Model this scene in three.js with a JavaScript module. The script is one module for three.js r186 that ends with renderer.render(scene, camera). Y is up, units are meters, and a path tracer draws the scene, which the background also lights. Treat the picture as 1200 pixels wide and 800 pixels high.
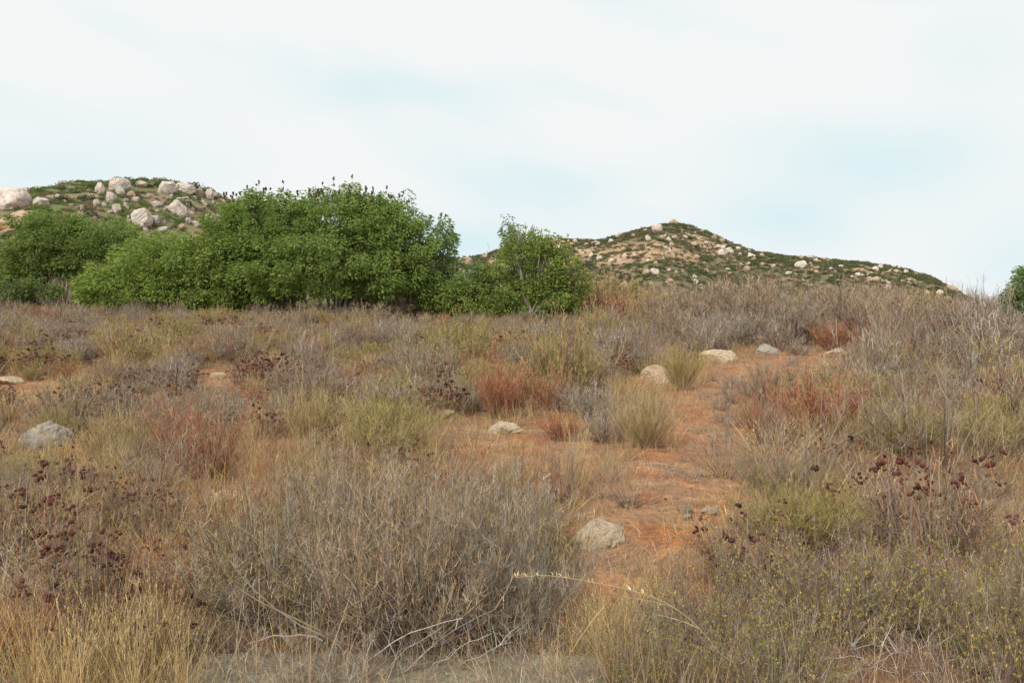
import * as THREE from 'three';
import { ImprovedNoise } from 'three/addons/math/ImprovedNoise.js';
import { mergeVertices } from 'three/addons/utils/BufferGeometryUtils.js';

/* ------------------------------------------------------------------ camera, sky, sun, exposure */
const scene = new THREE.Scene();
const EYE = 1.6, FOCAL = 1100;                      // eye height in metres, focal length in photo pixels (1200 x 800)
const camera = new THREE.PerspectiveCamera(2 * Math.atan(400 / FOCAL) * 180 / Math.PI, 1.5, 0.1, 6000);
camera.position.set(0, EYE, 0);
camera.lookAt(0, EYE, -10);
const renderer = new THREE.WebGLRenderer({ antialias: true });
renderer.toneMapping = THREE.LinearToneMapping;
renderer.toneMappingExposure = 1.95;
renderer.shadowMap.enabled = true;
const SKY_LEVEL = 0.52;

const noise = new ImprovedNoise();
const N = (x, y = 0, z = 0) => noise.noise(x + 37.3, y + 11.7, z + 5.1);
const fbm = (x, y, z, o = 4) => { let s = 0, a = 0.5, f = 1; for (let i = 0; i < o; i++) { s += a * N(x * f, y * f, z * f); a *= 0.5; f *= 2.03; } return s; };
const sstep = (a, b, x) => { const t = Math.min(1, Math.max(0, (x - a) / (b - a))); return t * t * (3 - 2 * t); };
const lerp = (a, b, t) => a + (b - a) * t;

{ // thin bright cloud with a few pale blue gaps
  const W = 1024, Hh = 512, data = new Float32Array(W * Hh * 4);
  const gaps = [[1020, 185, 110, 34, .8], [905, 262, 70, 26, .8], [560, 280, 60, 24, .8], [60, 185, 150, 34, .55], [1180, 300, 60, 40, .55], [650, 210, 80, 16, .4], [430, 110, 120, 16, .3], [1150, 60, 60, 40, .3]];
  for (let j = 0; j < Hh; j++) for (let i = 0; i < W; i++) {
    const ph = ((i + .5) / W - .5) * 2 * Math.PI, th = ((j + .5) / Hh - .5) * Math.PI;
    const x = Math.cos(th) * Math.cos(ph), y = Math.sin(th), z = Math.cos(th) * Math.sin(ph);
    let blue = 1.1 * Math.max(0, fbm(x * 2.4 + 3, y * 9 + x * 2.5, z * 2.4, 6) - .07);
    if (z < -.3) { // gaps between the clouds where the photograph shows them
      const px = 600 + x / -z * FOCAL, py = 400 - y / -z * FOCAL;
      const wx = px + 90 * fbm(x * 4, y * 8, z * 4 + 9, 3), wy = py + 50 * fbm(x * 5 + 4, y * 9, z * 4, 3);
      for (const [cx, cy, sx, sy, a] of gaps) blue += a * .78 * Math.exp(-((wx - cx) ** 2) / (2 * sx * sx) - ((wy - cy) ** 2) / (2 * sy * sy));
    }
    blue = Math.min(1, Math.max(0, blue));
    const o = (j * W + i) * 4, k = SKY_LEVEL;
    data[o] = k * lerp(.9, .6, blue); data[o + 1] = k * lerp(.912, .83, blue); data[o + 2] = k * lerp(.915, .88, blue); data[o + 3] = 1;
  }
  const t = new THREE.DataTexture(data, W, Hh, THREE.RGBAFormat, THREE.FloatType);
  t.mapping = THREE.EquirectangularReflectionMapping; t.magFilter = t.minFilter = THREE.LinearFilter; t.wrapS = THREE.RepeatWrapping; t.needsUpdate = true;
  scene.background = t; scene.environment = t;
}
const sun = new THREE.DirectionalLight(new THREE.Color(1, .93, .82), 1.5);
sun.position.set(-28, 50, 38);
sun.castShadow = true; sun.shadow.radius = 20; sun.shadow.mapSize.set(4096, 4096);
sun.shadow.camera.left = sun.shadow.camera.bottom = -60; sun.shadow.camera.right = sun.shadow.camera.top = 60; sun.shadow.camera.far = 200;
sun.target.position.set(0, 0, -20); scene.add(sun, sun.target);

/* ------------------------------------------------------------------ helpers */
function rng(seed) { let a = seed >>> 0; return () => { a = (a + 0x6D2B79F5) | 0; let t = Math.imul(a ^ (a >>> 15), 1 | a); t = (t + Math.imul(t ^ (t >>> 7), 61 | t)) ^ t; return ((t ^ (t >>> 14)) >>> 0) / 4294967296; }; }
const taken = {};
function numbered(n) { const k = taken[n] = (taken[n] ?? -1) + 1; return k ? `${n}_${String(k).padStart(3, '0')}` : n; }
function table(pts, x) { if (x <= pts[0][0]) return pts[0][1]; for (let i = 1; i < pts.length; i++) if (x <= pts[i][0]) { const t = (x - pts[i - 1][0]) / (pts[i][0] - pts[i - 1][0]); return lerp(pts[i - 1][1], pts[i][1], t * t * (3 - 2 * t) * .5 + t * .5); } return pts[pts.length - 1][1]; }
function tag(o, label, category, group, kind) { o.userData.label = label; if (category) o.userData.category = category; if (group) o.userData.group = group; if (kind) o.userData.kind = kind; return o; }
function cast(o) { o.traverse(m => { if (m.isMesh) { m.castShadow = m.receiveShadow = true; } }); return o; }

/* ------------------------------------------------------------------ the lie of the land: heights in metres over x and d = -z */
const profile = [[-200, -.6], [-8, -.05], [4.7, 0], [5.6, .07], [7, .22], [8.5, .31], [10.5, .42], [13, .56], [16.5, .8], [21, 1.2], [25, 1.55], [29, 1.98], [34, 2.4], [40, 2.65], [48, 2.6], [60, 1.8], [90, -1], [400, -6], [4000, -20]];
function groundBase(x, d) {
  let h = table(profile, d);
  h += -.017 * Math.max(-24, Math.min(24, x)) * sstep(12, 30, d) * (1 - sstep(50, 90, d));
  h += .10 * fbm(x * .22, d * .22, 1, 3) * sstep(5, 9, d);
  return h;
}
function ground(x, d) {
  const k = 1 - sstep(60, 90, Math.abs(d) + Math.abs(x) * .5);
  return groundBase(x, d) + k * (.055 * fbm(x * .9, d * .9, 4, 3) + .022 * N(x * 4.2, d * 4.2, 2) + .009 * N(x * 13, d * 13, 7));
}
const ridgeAt = (D, pts) => pts.map(([px, py]) => [(px - 600) / FOCAL * D, EYE + (400 - py) / FOCAL * D]);
const leftRidge = ridgeAt(150, [[-500, 300], [-300, 262], [-100, 240], [0, 238], [60, 236], [100, 232], [120, 225], [150, 216], [200, 215], [240, 224], [270, 236], [300, 252], [380, 282], [480, 300], [540, 306], [575, 313], [640, 336], [760, 372], [900, 420]]);
function leftHill(x, d) {
  const up = .78 * sstep(52, 150, d) + .22 * Math.min(1, Math.max(0, (d - 55) / 95)), s = d < 150 ? up : 1 - .7 * sstep(150, 260, d);
  const r = table(leftRidge, x - (150 - d) * -.12);
  return -3 + (r + 3) * s + (1.1 * fbm(x * .07, d * .07, 3, 4) + .5 * N(x * .3, d * .3, 1)) * s * (1 - .6 * Math.exp(-((d - 150) ** 2) / 200));
}
const rightRidge = ridgeAt(430, [[300, 345], [420, 330], [500, 312], [545, 303], [570, 298], [600, 288], [650, 279], [700, 282], [740, 275], [770, 269], [800, 263], [830, 272], [860, 286], [890, 296], [940, 301], [1000, 307], [1050, 313], [1085, 322], [1110, 336], [1150, 360], [1250, 392], [1500, 400]]);
function rightHill(x, d) {
  const s = d < 430 ? .45 * sstep(150, 430, d) + .55 * Math.min(1, Math.max(0, (d - 160) / 270)) : 1 - .8 * sstep(430, 700, d);
  const r = table(rightRidge, x + Math.max(0, 430 - d) * .4 * sstep(0, 80, x)), spur = 5 * fbm(x * .022 + 2, d * .012, 8, 3) + 1.4 * fbm(x * .09, d * .09, 2, 3);
  return -8 + (r + 8) * s + spur * sstep(170, 260, d) * (1 - .85 * Math.exp(-((d - 430) ** 2) / 1800));
}
const anyHeight = (x, d) => d < 52 ? ground(x, d) : Math.max(ground(x, d), d < 300 ? leftHill(x, d) : -99, d > 150 ? rightHill(x, d) : -99);
/* the point of the land that a photo pixel looks at */
function at(px, py, from = 3.2, field = anyHeight) {
  const tx = (px - 600) / FOCAL, ty = (400 - py) / FOCAL; let prev = from;
  for (let d = from; d < 700; d *= 1.004) { if (field(tx * d, d) >= EYE + ty * d) { let a = prev, b = d; for (let i = 0; i < 12; i++) { const m = (a + b) / 2; if (field(tx * m, m) >= EYE + ty * m) b = m; else a = m; } return { x: tx * b, y: field(tx * b, b), d: b }; } prev = d; }
  return null;
}

/* bare soil: a foot-worn strip and a few open patches */
const strip = [[735, 720, .16], [748, 650, .4], [785, 590, .62], [800, 550, .7], [822, 505, .72], [858, 465, .85], [905, 432, 1.0], [955, 418, .9]].map(([px, py, w]) => ({ ...at(px, py, 3.2, groundBase), w }));
const bareSpots = [[60, 462, 2.0], [15, 452, 1.6], [425, 436, 1.9], [620, 520, .9], [640, 545, .8], [345, 470, 1.4], [262, 596, .35], [1060, 490, 1.0], [120, 475, 1.2], [690, 505, .9], [250, 445, 1.2]].map(([px, py, w]) => ({ ...at(px, py, 3.2, groundBase), w }));
function bare(x, d, wornOnly) { // 0 brush .. 1 open soil
  let b = 0;
  for (let i = 1; i < strip.length; i++) {
    const p = strip[i - 1], q = strip[i], vx = q.x - p.x, vd = q.d - p.d, t = Math.max(0, Math.min(1, ((x - p.x) * vx + (d - p.d) * vd) / (vx * vx + vd * vd)));
    const dist = Math.hypot(x - p.x - vx * t, d - p.d - vd * t) / lerp(p.w, q.w, t);
    b = Math.max(b, 1 - sstep(.7, 1.35, dist + .5 * N(x * 2, d * 2, 3) + .3 * N(x * 5, d * 5, 8)));
  }
  if (!wornOnly) for (const s of bareSpots) b = Math.max(b, .9 * (1 - sstep(.5, 1.1, Math.hypot((x - s.x), (d - s.d) * .8) / s.w + .3 * N(x * 2, d * 2, 9))));
  return b;
}

/* ------------------------------------------------------------------ textures and materials */
function noiseTexture(size, seed, fn, srgb, repeat) {
  const data = new Uint8Array(size * size * 4), r = rng(seed), T = 2 * Math.PI;
  const grain = new Float32Array(size * size); for (let i = 0; i < grain.length; i++) grain[i] = r();
  const tile = (x, y, f, o) => { const a = x * T, b = y * T, k = f / T; return fbm(Math.cos(a) * k + seed, Math.sin(a) * k + Math.cos(b) * k, Math.sin(b) * k - seed, o); };
  for (let j = 0; j < size; j++) for (let i = 0; i < size; i++) { const c = fn(i / size, j / size, grain[j * size + i], tile, (dx, dy) => grain[((j + dy + size) % size) * size + (i + dx + size) % size]); data.set([...c.map(v => Math.max(0, Math.min(255, v))), 255], (j * size + i) * 4); }
  const t = new THREE.DataTexture(data, size, size); t.wrapS = t.wrapT = THREE.RepeatWrapping; t.magFilter = THREE.LinearFilter; t.minFilter = THREE.LinearMipmapLinearFilter; t.generateMipmaps = true;
  if (srgb) t.colorSpace = THREE.SRGBColorSpace; t.repeat.set(repeat, repeat); t.needsUpdate = true; return t;
}
const soilTex = noiseTexture(512, 5, (x, y, g, tile, near) => {
  const m = tile(x, y, 8, 4) * 60 + tile(x, y, 30, 3) * 70, sp = near(0, 0) > .985 || near(1, 0) > .985 || near(0, 1) > .985 || near(1, 1) > .985 ? 45 : 0, dk = near(3, 2) > .985 || near(4, 2) > .985 ? -50 : 0;
  const v = 205 + m + (g - .5) * 36 + sp + dk; return [v, v * .985, v * .96];
}, true, 1 / 1.7);
const soilBump = noiseTexture(512, 6, (x, y, g, tile, near) => { const v = 120 + tile(x, y, 10, 4) * 120 + tile(x, y, 40, 3) * 120 + (g - .5) * 40 + (near(0, 0) > .985 || near(1, 0) > .985 || near(0, 1) > .985 ? 90 : 0); return [v, v, v]; }, false, 1 / 1.7);
const rockTex = noiseTexture(512, 8, (x, y, g, tile) => { const s = tile(x, y, 5, 4), f = tile(x, y, 34, 3); const v = 232 + s * 60 + f * 45 + (g - .5) * 30; return [v, v * (1 - .05 * Math.max(0, s * 3)), v * (1 - .12 * Math.max(0, s * 3))]; }, true, 1);
const rockBump = noiseTexture(512, 9, (x, y, g, tile) => { const v = 130 + tile(x, y, 7, 5) * 200 + tile(x, y, 40, 2) * 70 + (g - .5) * 24; return [v, v, v]; }, false, 1);
const concreteTex = noiseTexture(512, 12, (x, y, g, tile) => { const s = tile(x, y, 6, 5), f = tile(x, y, 50, 2); const v = 205 + s * 90 + f * 60 + (g - .5) * 60 - (s > .14 ? 34 : 0) - (g > .985 ? 60 : 0); return [v, v * .985, v * .94]; }, true, 1);

const std = (o) => new THREE.MeshStandardMaterial({ roughness: .95, metalness: 0, vertexColors: true, side: THREE.DoubleSide, ...o });
const M = {
  soil: std({ map: soilTex, bumpMap: soilBump, bumpScale: .02, side: THREE.FrontSide }),
  hill: std({ side: THREE.FrontSide }),
  twig: std({ roughness: .85 }),
  leaf: new THREE.MeshPhysicalMaterial({ vertexColors: true, side: THREE.DoubleSide, roughness: .9, transmission: .4, thickness: 0, specularIntensity: .35 }),
  leafGloss: new THREE.MeshPhysicalMaterial({ vertexColors: true, side: THREE.DoubleSide, roughness: .55, specularIntensity: .5 }),
  head: std({}),
  rock: std({ map: rockTex, bumpMap: rockBump, bumpScale: .03, side: THREE.FrontSide }),
  farRock: std({ map: rockTex, bumpMap: rockBump, bumpScale: .25, side: THREE.FrontSide }),
  concrete: new THREE.MeshStandardMaterial({ color: new THREE.Color().setRGB(.4, .36, .26), map: concreteTex, bumpMap: rockBump, bumpScale: .006, roughness: .95 }),
  pole: new THREE.MeshStandardMaterial({ color: new THREE.Color().setRGB(.3, .27, .24), roughness: .9 }),
};

/* ------------------------------------------------------------------ a builder for twigs, leaves, blades and seed heads */
class Plant {
  constructor() { this.p = []; this.n = []; this.c = []; this.i = []; }
  v(x, y, z, nx, ny, nz, c) { this.p.push(x, y, z); this.n.push(nx, ny, nz); this.c.push(c[0], c[1], c[2]); return this.p.length / 3 - 1; }
  tube(pts, r0, r1, c) { // three-sided tapering stem
    let last = null;
    for (let k = 0; k < pts.length; k++) {
      const a = pts[Math.max(0, k - 1)], b = pts[Math.min(pts.length - 1, k + 1)], t = [b[0] - a[0], b[1] - a[1], b[2] - a[2]], l = Math.hypot(...t) || 1;
      const ux = t[1] / l, uy = -t[0] / l, ul = Math.hypot(ux, uy) || 1, U = ul < .01 ? [1, 0, 0] : [ux / ul, uy / ul, 0];
      const V = [(t[1] * U[2] - t[2] * U[1]) / l, (t[2] * U[0] - t[0] * U[2]) / l, (t[0] * U[1] - t[1] * U[0]) / l], r = lerp(r0, r1, k / (pts.length - 1)), ring = [];
      for (let s = 0; s < 3; s++) { const q = s * 2.0944, cs = Math.cos(q), sn = Math.sin(q), nx = U[0] * cs + V[0] * sn, ny = U[1] * cs + V[1] * sn, nz = U[2] * cs + V[2] * sn; ring.push(this.v(pts[k][0] + nx * r, pts[k][1] + ny * r, pts[k][2] + nz * r, nx, ny, nz, c)); }
      if (last) for (let s = 0; s < 3; s++) { const e = (s + 1) % 3; this.i.push(last[s], last[e], ring[s], last[e], ring[e], ring[s]); }
      last = ring;
    }
  }
  ribbon(pts, w0, w1, c, turn) { // a thin blade
    let last = null; const sx = Math.cos(turn), sz = Math.sin(turn);
    for (let k = 0; k < pts.length; k++) {
      const a = pts[Math.max(0, k - 1)], b = pts[Math.min(pts.length - 1, k + 1)], t = [b[0] - a[0], b[1] - a[1], b[2] - a[2]];
      let n = [t[1] * sz, t[2] * sx - t[0] * sz, -t[1] * sx]; const l = Math.hypot(...n) || 1; n = n.map(q => q / l);
      const w = lerp(w0, w1, k / (pts.length - 1)) / 2, q = pts[k];
      const e = [this.v(q[0] - sx * w, q[1], q[2] - sz * w, ...n, c), this.v(q[0] + sx * w, q[1], q[2] + sz * w, ...n, c)];
      if (last) this.i.push(last[0], e[0], last[1], last[1], e[0], e[1]);
      last = e;
    }
  }
  leaf(p, dir, len, wid, c, R, fold = .25) { // a folded diamond
    const il = 1 / (Math.hypot(dir[0], dir[1], dir[2]) || 1), dx = dir[0] * il, dy = dir[1] * il, dz = dir[2] * il; let sx = R() - .5, sy = R() - .5, sz = R() - .5; const dt = sx * dx + sy * dy + sz * dz; sx -= dx * dt; sy -= dy * dt; sz -= dz * dt;
    const sl = 1 / (Math.hypot(sx, sy, sz) || 1); sx *= sl; sy *= sl; sz *= sl;
    const nx = dy * sz - dz * sy, ny = dz * sx - dx * sz, nz = dx * sy - dy * sx, h = wid / 2, k = wid * fold, m = len * .45, [x, y, z] = p;
    const ax = nx - sx * fold, ay = ny - sy * fold, az = nz - sz * fold, bx = nx + sx * fold, by = ny + sy * fold, bz = nz + sz * fold, ex = x + dx * len, ey = y + dy * len, ez = z + dz * len, mx = x + dx * m + nx * k, my = y + dy * m + ny * k, mz = z + dz * m + nz * k;
    const a = this.v(x, y, z, ax, ay, az, c); this.v(ex, ey, ez, ax, ay, az, c); this.v(mx + sx * h, my + sy * h, mz + sz * h, ax, ay, az, c);
    this.v(x, y, z, bx, by, bz, c); this.v(ex, ey, ez, bx, by, bz, c); this.v(mx - sx * h, my - sy * h, mz - sz * h, bx, by, bz, c); this.i.push(a, a + 1, a + 2, a + 3, a + 5, a + 4);
  }
  lump(p, r, c, R, flat = .75) { // a rough little seed head
    const t = (1 + Math.sqrt(5)) / 2, vs = [[-1, t, 0], [1, t, 0], [-1, -t, 0], [1, -t, 0], [0, -1, t], [0, 1, t], [0, -1, -t], [0, 1, -t], [t, 0, -1], [t, 0, 1], [-t, 0, -1], [-t, 0, 1]];
    const b = vs.map(q => { const k = r * (.6 + .75 * R()) / 1.9, e = c.map(h => h * (.7 + .6 * R())); return this.v(p[0] + q[0] * k, p[1] + q[1] * k * flat, p[2] + q[2] * k, q[0] / 1.9, q[1] / 1.9, q[2] / 1.9, e); });
    for (const f of [[0, 11, 5], [0, 5, 1], [0, 1, 7], [0, 7, 10], [0, 10, 11], [1, 5, 9], [5, 11, 4], [11, 10, 2], [10, 7, 6], [7, 1, 8], [3, 9, 4], [3, 4, 2], [3, 2, 6], [3, 6, 8], [3, 8, 9], [4, 9, 5], [2, 4, 11], [6, 2, 10], [8, 6, 7], [9, 8, 1]]) this.i.push(b[f[0]], b[f[1]], b[f[2]]);
  }
  geo() { const g = new THREE.BufferGeometry(); g.setAttribute('position', new THREE.Float32BufferAttribute(this.p, 3)); g.setAttribute('normal', new THREE.Float32BufferAttribute(this.n, 3)); g.setAttribute('color', new THREE.Float32BufferAttribute(this.c, 3)); g.setIndex(this.i); return g; }
  get empty() { return !this.i.length; }
}
const pick = (R, a) => a[Math.floor(R() * a.length)];
const shadeOf = (R, c, k = .8) => { const m = 1 - k / 2 + k * R(); return c.map(q => q * m * (.95 + .1 * R())); };
function path(R, p, az, tilt, len, seg, bend, wob) { // a crooked line that starts at p, leans by tilt towards az and bends on the way
  const out = [p.slice()]; let q = p.slice(), t = tilt, a = az;
  for (let k = 0; k < seg; k++) { t += bend / seg + (R() - .5) * wob; a += (R() - .5) * wob * 1.6; const s = len / seg; q = [q[0] + Math.sin(t) * Math.cos(a) * s, q[1] + Math.cos(t) * s, q[2] + Math.sin(t) * Math.sin(a) * s]; out.push(q); }
  return { pts: out, tilt: t, az: a };
}
const along = (pts, f) => { const x = f * (pts.length - 1), k = Math.min(pts.length - 2, Math.floor(x)), t = x - k; return pts[k].map((q, i) => lerp(q, pts[k + 1][i], t)); };

/* kinds of dry brush; colours are those of bark, dead leaf and flower, lengths in metres for a plant about 1 m tall */
const C = { grey: [.315, .272, .212], greyTan: [.4, .3, .18], tan: [.52, .37, .17], gold: [.6, .41, .14], mustard: [.46, .31, .075], olive: [.27, .22, .07], paleOlive: [.36, .3, .115], rust: [.38, .18, .09], red: [.31, .075, .05], dark: [.1, .085, .075], head: [.09, .027, .018], yellowGreen: [.31, .3, .055], freshGreen: [.2, .25, .055], silver: [.5, .46, .41], plum: [.23, .15, .135], straw: [.64, .5, .26], brown: [.36, .25, .145], umber: [.18, .125, .08] };
const kinds = {
  sage: { n: 70, r0: .17, len: [.5, 1], tilt: 1.15, bend: -.45, wob: .24, thick: .0085, stem: [C.grey, C.greyTan, C.plum, C.umber], n2: 11, len2: [.12, .34], tilt2: .75, twig: [C.grey, C.greyTan, C.grey, C.olive, C.brown, C.grey], n3: 10, len3: [.02, .07], w3: .003 },
  olive: { n: 70, r0: .14, len: [.5, .95], tilt: .95, bend: -.35, wob: .18, thick: .005, stem: [C.greyTan, C.olive, C.brown], n2: 10, len2: [.14, .36], tilt2: .6, twig: [C.olive, C.paleOlive, C.tan, C.brown, C.greyTan, C.olive], n3: 7, len3: [.025, .08], w3: .0038 },
  broom: { n: 130, r0: .09, len: [.5, 1], tilt: .85, bend: -.3, wob: .09, thick: .0038, stem: [C.tan, C.greyTan, C.paleOlive, C.brown], n2: 7, len2: [.16, .36], tilt2: .22, twig: [C.tan, C.paleOlive, C.olive, C.greyTan, C.brown], n3: 4, len3: [.04, .11], w3: .0032 },
  red: { n: 60, r0: .1, len: [.45, 1], tilt: .95, bend: -.25, wob: .18, thick: .005, stem: [C.rust, C.plum, C.brown, C.red], n2: 10, len2: [.14, .34], tilt2: .6, twig: [C.rust, C.red, C.brown, C.tan, C.greyTan, C.rust], n3: 6, len3: [.03, .09], w3: .0036 },
  bareTwig: { n: 15, r0: .08, len: [.55, 1], tilt: 1, bend: .0, wob: .3, thick: .0095, stem: [C.dark, C.plum, C.umber, C.grey], n2: 11, len2: [.18, .5], tilt2: .85, twig: [C.grey, C.greyTan, C.silver, C.umber, C.plum], n3: 8, len3: [.05, .17], w3: .0034 },
  brownBrush: { n: 60, r0: .16, len: [.5, 1], tilt: .95, bend: -.3, wob: .22, thick: .006, stem: [C.brown, C.umber, C.plum, C.greyTan], n2: 12, len2: [.16, .42], tilt2: .7, twig: [C.brown, C.grey, C.greyTan, C.grey, C.silver, C.plum], n3: 7, len3: [.03, .1], w3: .0036 },
  tangle: { n: 34, r0: .2, len: [.4, 1], tilt: 1.5, bend: .75, wob: .3, thick: .004, stem: [C.silver, C.grey, C.plum, C.greyTan], n2: 9, len2: [.1, .4], tilt2: 1.4, twig: [C.silver, C.grey, C.plum, C.greyTan, C.umber], n3: 5, len3: [.03, .12], w3: .003 },
  buckwheat: { n: 75, r0: .14, len: [.3, .75], tilt: 1.2, bend: -.4, wob: .24, thick: .005, stem: [C.plum, C.umber, C.greyTan, C.grey], n2: 8, len2: [.1, .28], tilt2: .8, twig: [C.greyTan, C.plum, C.olive, C.olive, C.brown], n3: 5, len3: [.02, .08], w3: .0038, leaf: [1100, .016, .006, [C.olive, C.brown, C.rust, C.umber]], heads: [70, .0135] },
  deerweed: { n: 80, r0: .2, len: [.35, .9], tilt: 1.2, bend: -.4, wob: .22, thick: .0042, stem: [C.grey, C.plum, C.umber, C.grey], n2: 9, len2: [.1, .3], tilt2: .75, twig: [C.grey, C.plum, C.grey, C.olive, C.umber], n3: 4, len3: [.03, .1], w3: .0034, leaf: [3300, .023, .009, [C.yellowGreen, C.yellowGreen, C.freshGreen, C.olive, C.mustard]] },
  grass: { blades: 170, r0: .16, len: [.4, 1], tilt: .5, bend: .7, w: .0048, cols: [C.tan, C.tan, C.straw, C.mustard, C.greyTan, C.paleOlive], seed: true },
};
function makePlant(kind, seed, k = {}) {
  const K = { ...kinds[kind], ...k }, R = rng(seed), own = K.twig ? [K.twig[0], K.twig[1], pick(R, K.twig), pick(R, K.twig), pick(R, K.twig)] : null, stems = new Plant(), twigs = new Plant(), leaves = new Plant(), heads = new Plant(), tips = [];
  const ra = ([a, b]) => a + (b - a) * R(), wide = k.wide || 1, dens = k.dens || 1;
  if (kind === 'grass') {
    for (let i = 0; i < K.blades * dens; i++) {
      const a = R() * 6.283, r = Math.sqrt(R()) * K.r0, L = ra(K.len), c = shadeOf(R, pick(R, K.cols)), P = path(R, [Math.cos(a) * r, -.02, Math.sin(a) * r], R() * 6.283, R() * K.tilt, L, 4, K.bend * R(), .12);
      stems.ribbon(P.pts, K.w * wide, .0015 * wide, c, R() * 3.14);
      if (K.seed && R() < .4) for (let s = 0; s < 7; s++) twigs.leaf(along(P.pts, .7 + .3 * R()), [Math.sin(P.tilt) * Math.cos(P.az) + (R() - .5) * .6, 1, Math.sin(P.tilt) * Math.sin(P.az) + (R() - .5) * .6], .03, .006 * wide, shadeOf(R, C.straw), R);
    }
  } else for (let i = 0; i < K.n * dens; i++) {
    const a = R() * 6.283, r = Math.sqrt(R()) * K.r0, tilt = K.tilt * Math.pow(R(), .65), L = ra(K.len) * (1 - .18 * tilt), c = shadeOf(R, pick(R, K.stem));
    const P = path(R, [Math.cos(a) * r, -.03, Math.sin(a) * r], a + (R() - .5) * .9, tilt, L, 5, K.bend * tilt, K.wob);
    stems.tube(P.pts, K.thick * wide * (.6 + .8 * R()), .0015 * wide, c);
    for (let j = 0; j < K.n2; j++) {
      const f = .22 + .78 * R(), q = along(P.pts, f), c2 = shadeOf(R, pick(R, own)), az = R() * 6.283;
      const Q = path(R, q, R() < .45 ? P.az + (R() - .5) * 2 : az, Math.max(0, tilt * .7) + (R() - .3) * K.tilt2 * 1.7, ra(K.len2) * (1.1 - .4 * f), 3, -.2, K.wob * .75);
      twigs.ribbon(Q.pts, .0036 * wide, .0015 * wide, c2, R() * 3.14); tips.push(Q.pts);
      for (let m = 0; m < K.n3; m++) { const c3 = R() < .7 ? c2 : shadeOf(R, pick(R, own)), T = path(R, along(Q.pts, .25 + .75 * R()), R() * 6.283, Q.tilt + (R() - .3) * 1.7, ra(K.len3), 1, 0, .2); twigs.ribbon(T.pts, K.w3 * wide, .0018 * wide, c3, R() * 3.14); }
    }
  }
  if (K.leaf) { const [n, l, w, cols] = K.leaf; for (let i = 0; i < n * dens; i++) { const q = along(pick(R, tips), R()); leaves.leaf(q, [R() - .5, R() * .9 + .1, R() - .5], l * wide * (.6 + .8 * R()), w * wide, shadeOf(R, pick(R, cols)), R); } }
  if (K.heads) for (let i = 0; i < K.heads[0]; i++) { const t = pick(R, tips), q = t[t.length - 1]; const S = path(R, q, R() * 6.283, R() * .5, .04 + .16 * R(), 2, 0, .2), e = S.pts[2]; stems.tube(S.pts, .002 * wide, .0014 * wide, shadeOf(R, C.rust)); const m = 2 + Math.floor(R() * 6), hs = .6 + .8 * R(), cc = shadeOf(R, R() < .3 ? [.14, .05, .03] : C.head, .9); for (let j = 0; j < m; j++) heads.lump([e[0] + (R() - .5) * .05, e[1] + (R() - .3) * .045, e[2] + (R() - .5) * .05], K.heads[1] * hs * (.4 + .7 * R()) * wide, cc, R, 1); }
  const g = new THREE.Group(), put = (P, n, m) => { if (!P.empty) { const o = new THREE.Mesh(P.geo(), m); o.name = n; if (P !== stems && P !== twigs || n === 'seed_spikes') o.userData.kind = 'stuff'; g.add(o); } };
  put(stems, kind === 'grass' ? 'blades' : 'stems', M.twig); put(twigs, kind === 'grass' ? 'seed_spikes' : 'twigs', M.twig); put(leaves, 'leaves', M.twig); put(heads, 'flower_heads', M.head);
  return cast(g);
}
const library = {};
function variants(key, kind, count, seed, k) { library[key] = Array.from({ length: count }, (_, i) => makePlant(kind, seed + i * 17, k)); }
variants('sage', 'sage', 3, 101, { dens: 2.1 }); variants('olive', 'olive', 2, 141, { dens: 1.5 }); variants('broom', 'broom', 2, 171); variants('red', 'red', 2, 201, { dens: 1.1 }); variants('tangle', 'tangle', 3, 221, { dens: 1.2 });
variants('bareTwig', 'bareTwig', 3, 231); variants('buckwheat', 'buckwheat', 3, 261, { dens: 1.3 }); variants('deerweed', 'deerweed', 3, 291, { dens: 1.3 }); variants('grass', 'grass', 3, 321);
variants('sageFar', 'sage', 4, 401, { wide: 1.7, dens: .9 }); variants('oliveFar', 'olive', 4, 431, { wide: 1.7, dens: .9 }); variants('broomFar', 'broom', 3, 461, { wide: 1.6, dens: .7 }); variants('redFar', 'red', 3, 491, { wide: 1.7, dens: .9 }); variants('brownBrush', 'brownBrush', 4, 611, { wide: 1.6 });
variants('bareTwigFar', 'bareTwig', 2, 521, { wide: 1.4, dens: 1.3 }); variants('buckwheatFar', 'buckwheat', 4, 551, { wide: 1.6, dens: .9 }); variants('grassFar', 'grass', 3, 581, { wide: 1.8 });

const NAMES = { sage: ['sagebrush', 'shrub'], olive: ['olive_shrub', 'shrub'], broom: ['broom_shrub', 'shrub'], red: ['red_brown_shrub', 'shrub'], bareTwig: ['leafless_shrub', 'shrub'], brownBrush: ['brown_shrub', 'shrub'], tangle: ['dead_shrub', 'shrub'], buckwheat: ['buckwheat_shrub', 'shrub'], deerweed: ['deerweed_shrub', 'shrub'], grass: ['grass_tuft', 'grass tuft'] };
const PR = rng(777), planted = [];
function plantAt(kind, x, d, hgt, wid, label, group, rad) {
  const far = d > 11 && library[kind + 'Far'] ? kind + 'Far' : kind, lib = library[far], o = pick(PR, lib).clone();
  const h = o.userData; delete h.label;
  const [name, cat] = NAMES[kind]; o.name = numbered(name); o.position.set(x, ground(x, d) - .01, -d); o.rotation.y = PR() * 6.283;
  const box = boundsOf(lib, o); o.scale.set(wid / box.w, hgt / box.h, wid / box.w);
  tag(o, label, cat, group); scene.add(o); planted.push({ x, d, r: rad ?? wid * .42 }); return o;
}
const boundCache = new Map();
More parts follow.
